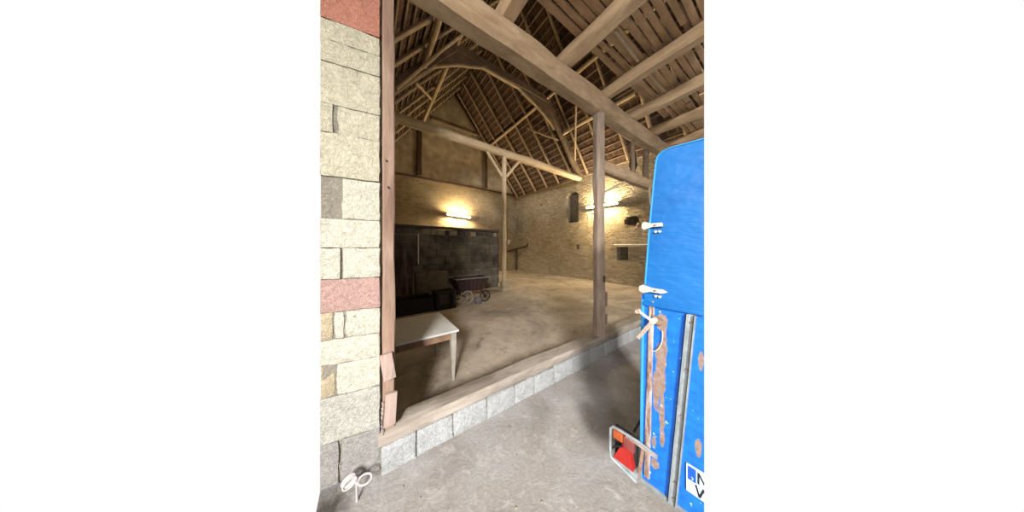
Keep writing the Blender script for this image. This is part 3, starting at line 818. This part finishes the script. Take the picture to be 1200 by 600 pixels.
part(MB().tube([(2.95, 5.6, 0.17), (2.93, 5.8, 0.3), (2.88, 5.9, 0.38)], 0.02, 8), 'fork', M['blackwood'], ct)
b = MB(); b.box((2.56, 5.40, -0.006), (2.74, 5.55, 0.2), 0.05); b.rough(0.06, 0.03, 9, 3)
one('sack', b, M['sack'], 'small grey sack slumped on the floor under the cart', 'sack')
# long black trough and open crate
trg = tag(empty('trough', (0.6, 5.8, 0)), 'long low black trough on the floor at the foot of the partition', 'trough')
b = MB()
x0, x1, y0, y1, h, t_ = -0.25, 1.40, 5.50, 6.15, 0.34, 0.04
b.rings([[(x0, y0, -0.006), (x1, y0, -0.006), (x1, y1, -0.006), (x0, y1, -0.006)], [(x0, y0, h), (x1, y0, h), (x1, y1, h), (x0, y1, h)],
         [(x0 + t_, y0 + t_, h), (x1 - t_, y0 + t_, h), (x1 - t_, y1 - t_, h), (x0 + t_, y1 - t_, h)], [(x0 + t_, y0 + t_, 0.1), (x1 - t_, y0 + t_, 0.1), (x1 - t_, y1 - t_, 0.1), (x0 + t_, y1 - t_, 0.1)]])
part(b, 'basin', M['blackwood'], trg, smooth=False)
b = MB(); b.tube([(x0, y0, h), (x1, y0, h), (x1, y1, h), (x0, y1, h)], 0.02, 6, closed=True); part(b, 'rim', M['blackwood'], trg)
crt = tag(empty('crate', (1.72, 5.7, 0)), 'black open-fronted crate with a brown panel, left of the cart', 'crate')
b = MB()
b.box((1.45, 5.46, -0.006), (1.56, 5.95, 0.46), 0.01); b.box((1.86, 5.46, -0.006), (1.97, 5.95, 0.46), 0.01)
b.box((1.56, 5.46, 0.40), (1.86, 5.95, 0.46)); b.box((1.56, 5.46, -0.006), (1.86, 5.95, 0.10)); part(b, 'frame', M['blackwood'], crt)
b = MB(); b.box((1.56, 5.56, 0.1), (1.86, 5.60, 0.40)); part(b, 'front_panel', M['brownpanel'], crt)
# leaning things
def lean(x, w, h, mat, name, lab, cat, foot=0.35, th=0.03, tl=0.0):
    b = MB().beam((x, 7.42 - foot, -0.004), (x + tl, 7.425, h), w, th, up=(0, 1, 0), seg=4, jit=0.006, ch=0.15)
    return one(name, b, mat, lab, cat)
lean(0.80, 0.10, 1.35, M['oxide'], 'plank', 'leftmost red-brown plank leaning on the block partition', 'plank')
lean(0.98, 0.13, 1.75, M['oxide'], 'plank', 'tallest red-brown plank leaning on the block partition', 'plank', tl=-0.03)
lean(1.18, 0.09, 1.30, M['oxide'], 'plank', 'short red-brown plank leaning on the partition, nearest the white pipe', 'plank', tl=0.03)
b = MB(); b.box((1.30, 7.30, 0.15), (2.35, 7.34, 1.0), 0.02)
b.xf(Matrix.Translation((0, 7.3, 0)) @ Matrix.Rotation(math.radians(-7), 4, 'X') @ Matrix.Translation((0, -7.3, -0.15)))
one('board', b, M['brownpanel'], 'wide brown board leaning against the block partition', 'board')
one('wall_pipe', MB().tube([(1.389, 7.43, 1.1), (1.389, 7.43, 2.12)], 0.018, 8), M['white'], 'thin white upright pipe on the block partition', 'pipe')

# ------------------------------------------------------------------ hose loops at the foot of the pier
hl = tag(empty('hose_loop', (-0.10, 1.62, 0)), 'pair of white plastic hose loops on a short stem at the foot of the pier', 'hose')
e = Vector((0.9836, -0.1737, 0)); up = Vector((0, 0, 1)); nin = Vector((0.1737, 0.9836, 0))
c0 = Vector((-0.055, 1.64, 0.105))
vup = (up * 0.75 + nin * 0.66)          # the loops lean back against the stone
vax = (up * 0.66 - nin * 0.75)
pts = [c0 + e * (0.041 + 0.037 * math.cos(a)) + vup * (0.004 + 0.025 * math.sin(a)) for a in [2 * math.pi * k / 24 for k in range(24)]]
part(MB().tube(pts, 0.0065, 8, closed=True), 'loop', M['hose'], hl)
q1 = (e * 0.85 + vup * 0.5).normalized(); q2 = (vup * 0.62 - e * 0.45 + vax * 0.25)
pts = [c0 - e * 0.040 + vup * 0.012 + q1 * (0.036 * math.cos(a)) + q2 * (0.026 * math.sin(a)) for a in [2 * math.pi * k / 24 for k in range(24)]]
part(MB().tube(pts, 0.0055, 8, closed=True), 'loop', M['hose'], hl)
sh = (vup * 0.018 - e * 0.010)
pts2 = [p + sh for p in pts]
b = MB(); b.rings([pts, pts2], cap=False); part(b, 'collar', M['hose'], hl)
part(MB().tube(pts2, 0.004, 8, closed=True), 'collar_lip', M['hose'], hl)
part(MB().tube([c0 + Vector((-0.004, 0, 0.02)), c0 + Vector((-0.002, 0, -0.03)), c0 + Vector((0.0, -0.012, -0.105))], [0.007, 0.006, 0.008], 8), 'stem', M['hose'], hl)
# chips of stone on the floor
chips = [(0.62, 1.45), (0.40, 1.18), (0.95, 1.28), (0.75, 1.02), (1.05, 1.52), (1.35, 1.3), (0.2, 1.55), (0.58, 1.6), (0.28, 1.42), (0.9, 0.95)]
for k, (x, y) in enumerate(chips):
    m = MB(); r = random.uniform(0.004, 0.008)
    bmesh.ops.create_icosphere(m.bm, subdivisions=2, radius=r)
    for v in m.bm.verts: v.co.z *= 0.6; v.co += v.co * 0.4 * noise.noise(v.co * 60 + Vector((k, 0, 0)))
    m.xf(Matrix.Translation((x, y, r * 0.4)))
    one('stone_chip', m, M['ochre'] if k % 2 else M['darkst'], 'tiny stone chip lying on the concrete in front of the low wall', 'stone', 'stone chips on the concrete')

# ------------------------------------------------------------------ trailer
TRZ = math.atan2(-0.995, 0.08)
tl = tag(empty('trailer', (1.306, 0.539, 0), TRZ), 'blue box trailer with worn boards and tarpaulin hood at right', 'trailer')
TM = Matrix.Translation((1.306, 0.539, 0)) @ Matrix.Rotation(TRZ, 4, 'Z')
def tp(mb, name, mat, clip=True, parent=None, smooth=True):
    if clip: mb.clip(TM)
    return mb.build(name, mat, parent or tl, smooth=smooth)
# boards: tailgate, left side, floor
b = MB(); b.box((0.0, 0.0, 0.27), (0.42, 0.03, 1.34)); tp(b, 'tailgate', M['board'], smooth=False)
b = MB(); b.box((0.0, 0.03, 0.27), (0.025, 1.02, 1.34)); tp(b, 'side_board', M['board'], smooth=False)
b = MB(); b.box((0.025, 0.03, 0.27), (0.42, 1.0, 0.31)); tp(b, 'load_floor', M['blackwood'], smooth=False)
# hood
prof = [(0.012, 1.285), (0.020, 1.40), (0.040, 1.70), (0.060, 1.95), (0.073, 2.085), (0.082, 2.112), (0.100, 2.126), (0.14, 2.134), (0.42, 2.122), (0.42, 1.275)]
b = MB(); b.prism(prof, -0.012, 1.0); hood = tp(b, 'hood', M['canvas'])
b = MB(); b.tube([(x, -0.013, z) for x, z in prof[1:9]], 0.0045, 6); tp(b, 'hem', M['hem'], parent=hood)
b = MB(); b.box((0.012, -0.018, 1.280), (0.42, -0.011, 1.302), 0.002); tp(b, 'lower_hem', M['canvas'], parent=hood)
# corner strip, bottom rail, upright channel
b = MB(); b.beam((0.052, -0.006, 1.31), (0.026, -0.006, 0.30), 0.026, 0.014, up=(0, 1, 0), seg=8, jit=0.002); tp(b, 'corner_strip', M['strip'])
b = MB(); b.beam((0.008, 0.0, 1.31), (-0.004, 0.0, 0.27), 0.014, 0.02, up=(0, 1, 0), seg=4, jit=0.002); tp(b, 'edge_strip', M['hem'])
b = MB(); b.box((-0.015, -0.012, 0.245), (0.42, 0.03, 0.272), 0.003); tp(b, 'bottom_rail', M['galv'])
ch = MB()
p0, p1 = Vector((0.222, 0, 1.275)), Vector((0.146, 0, 0.262))
for (o, w, y0_, y1_) in ((0.0, 0.034, -0.006, 0.0), (-0.015, 0.005, -0.022, 0.0), (0.015, 0.005, -0.022, 0.0)):
    ch.rings([[(p.x + o - w / 2, y0_, p.z), (p.x + o + w / 2, y0_, p.z), (p.x + o + w / 2, y1_, p.z), (p.x + o - w / 2, y1_, p.z)] for p in (p0, p1)])
chan = tp(ch, 'channel', M['galv'], smooth=False)
for t_ in (0.04, 0.28, 0.52, 0.88, 0.97):
    p = p0.lerp(p1, t_); tp(MB().disc((p.x + 0.002, -0.008, p.z), 0.005, (0, 1, 0), 0.008, 10), 'bolt', M['rust'], parent=chan)
# strap hinges
for (pts, lab) in (([(0.010, 1.745), (0.022, 1.755), (0.04, 1.748), (0.06, 1.742), (0.105, 1.742), (0.105, 1.722), (0.06, 1.722), (0.04, 1.715), (0.022, 1.708), (0.010, 1.718)], 1),
                   ([(-0.004, 1.388), (0.014, 1.398), (0.034, 1.392), (0.05, 1.386), (0.105, 1.384), (0.128, 1.372), (0.105, 1.362), (0.05, 1.364), (0.034, 1.358), (0.014, 1.354), (-0.004, 1.362)], 2)):
    b = MB(); b.prism(pts, -0.034, -0.015); hg = tp(b, 'strap_hinge', M['zinc'], smooth=False)
    for q in (0, 1):
        z = min(p[1] for p in pts) - 0.012; tp(MB().disc((0.074 + q * 0.018, -0.016, z), 0.007, (0, 1, 0), 0.014, 10), 'bolt', M['zinc'], parent=hg)
    b = MB(); b.disc((0.075, -0.037, pts[3][1] - 0.011), 0.005, (0, 1, 0), 0.008, 8); tp(b, 'rivet', M['rust'], parent=hg)
# latch
lt = tp(MB().disc((0.068, -0.03, 1.21), 0.016, (0, 1, 0), 0.05, 14), 'latch', M['zinc'])
tp(MB().beam((-0.006, -0.05, 1.252), (0.068, -0.05, 1.208), 0.014, 0.012, up=(0, 1, 0), seg=2, jit=0), 'latch_arm', M['zinc'], parent=lt)
tp(MB().beam((0.062, -0.055, 1.20), (-0.002, -0.055, 1.098), 0.02, 0.014, up=(0, 1, 0), seg=2, jit=0), 'latch_handle', M['rustwhite'], parent=lt)
b = MB(); b.prism([(0.055, 1.235), (0.095, 1.225), (0.118, 1.20), (0.10, 1.185), (0.06, 1.19)], -0.02, -0.001); tp(b, 'latch_plate', M['rust'], parent=lt)
tp(MB().disc((-0.004, -0.05, 1.248), 0.012, (0, 1, 0), 0.03, 10), 'latch_knob', M['rustwhite'], parent=lt)
tp(MB().tube([(0.10 + 0.004 * math.cos(a * 3), -0.012, 1.15) if False else (0.048 + 0.055 * math.sin(a), -0.012, 1.135 - 0.105 * math.cos(a)) for a in [math.pi / 2 * k / 10 * 1.15 for k in range(11)]], 0.003, 6), 'wire', M['zinc'], parent=lt)
# tail light with its guard
tg = tp(MB().tube([(0.08, -0.03, 0.478), (0.0, -0.04, 0.498), (-0.10, -0.045, 0.50), (-0.145, -0.045, 0.495), (-0.160, -0.045, 0.475), (-0.163, -0.045, 0.39), (-0.163, -0.045, 0.315), (-0.155, -0.045, 0.296), (-0.09, -0.043, 0.278), (-0.015, -0.04, 0.258)], 0.008, 8), 'lamp_guard', M['galv'])
b = MB(); b.box((-0.150, -0.040, 0.268), (-0.012, -0.005, 0.305), 0.004)
c = Vector((-0.08, 0, 0.287)); b.xf(Matrix.Translation(c) @ Matrix.Rotation(math.radians(9), 4, 'Y') @ Matrix.Translation(-c)); tp(b, 'guard_plate', M['galv'], parent=tg)
b = MB(); b.box((-0.150, -0.012, 0.305), (-0.025, 0.02, 0.478), 0.005); tlh = tp(b, 'tail_lamp', M['black'])
b = MB(); b.box((-0.148, -0.042, 0.425), (-0.09, -0.012, 0.476), 0.006); tp(b, 'amber_lens', M['amber'], parent=tlh)
b = MB(); b.box((-0.088, -0.040, 0.405), (-0.028, -0.012, 0.474), 0.006); tp(b, 'dull_lens', M['pinklens'], parent=tlh)
b = MB(); b.prism([(-0.142, 0.310), (-0.03, 0.308), (-0.045, 0.40), (-0.095, 0.418)], -0.048, -0.012); tp(b, 'red_lens', M['red'], parent=tlh)
b = MB(); b.tube([(-0.155, -0.03, 0.345), (-0.13, -0.052, 0.39), (-0.085, -0.052, 0.418)], 0.005, 6); tp(b, 'cable', M['black'], parent=tlh)
b = MB(); b.beam((-0.07, -0.045, 0.492), (0.085, -0.03, 0.470), 0.016, 0.012, up=(0, 1, 0), seg=4, jit=0.002); tp(b, 'lamp_bracket', M['rustwhite'])
b = MB(); b.beam((0.01, -0.01, 0.475), (-0.012, -0.01, 0.265), 0.018, 0.014, up=(0, 1, 0), seg=4, jit=0.002); tp(b, 'rusty_stay', M['rust'])
b = MB(); b.beam((0.0, 0.06, 0.62), (-0.075, 0.10, 0.43), 0.012, 0.012, up=(0, 1, 0), seg=3, jit=0.002); tp(b, 'brace_rod', M['black'])
# number plate
PXA, PXB = 0.205, 0.46
def pl(u, v):   # u along the plate, v up the plate
    return (PXA + u, 0.390 + v)
b = MB(); b.box((PXA - 0.004, -0.010, 0.386), (PXB, -0.001, 0.522), 0.003); plate = tp(b, 'number_plate', M['plate'])
b = MB(); b.box((PXA + 0.003, -0.0125, 0.452), (PXA + 0.034, -0.0095, 0.517)); tp(b, 'country_band', M['euband'], parent=plate, smooth=False)
def stroke(b, a, c, w=0.007):
    (x0, z0), (x1, z1) = a, c
    d = Vector((x1 - x0, 0, z1 - z0)).normalized(); s = Vector((-d.z, 0, d.x)) * w / 2
    P0, P1 = Vector((x0, -0.0125, z0)), Vector((x1, -0.0125, z1))
    b.rings([[P + s, P - s, P - s + Vector((0, 0.004, 0)), P + s + Vector((0, 0.004, 0))] for P in (P0, P1)])
b = MB()
stroke(b, (PXA + 0.043, 0.457), (PXA + 0.043, 0.511)); stroke(b, (PXA + 0.043, 0.511), (PXA + 0.072, 0.457)); stroke(b, (PXA + 0.072, 0.457), (PXA + 0.072, 0.511))
tp(b, 'letter', M['ink'], parent=plate, smooth=False)
b = MB()
stroke(b, (PXA + 0.033, 0.446), (PXA + 0.047, 0.395)); stroke(b, (PXA + 0.047, 0.395), (PXA + 0.062, 0.446)); stroke(b, (PXA + 0.062, 0.446), (PXA + 0.075, 0.395)); stroke(b, (PXA + 0.075, 0.395), (PXA + 0.089, 0.446))
tp(b, 'letter', M['ink'], parent=plate, smooth=False)
b = MB()
stroke(b, (PXA + 0.016, 0.458), (PXA + 0.016, 0.471), 0.0022)
b.tube([(PXA + 0.016 + 0.007 * math.sin(a), -0.0125, 0.4645 + 0.0065 * math.cos(a)) for a in [math.pi * k / 8 for k in range(9)]], 0.0012, 5)
tp(b, 'letter', M['plate'], parent=plate, smooth=False)
# wheel under the load floor
b = MB(); b.tube(ring((0.14, 0.72, 0.235), 0.17, (1, 0, 0)), 0.062, 10, closed=True); wh = tp(b, 'wheel', M['black'])
b = MB(); b.disc((0.14, 0.72, 0.235), 0.12, (1, 0, 0), 0.05, 20); tp(b, 'wheel_rim', M['galv'], parent=wh)
b = MB(); b.box((0.02, 0.69, 0.21), (0.36, 0.75, 0.262)); tp(b, 'axle', M['rust'])
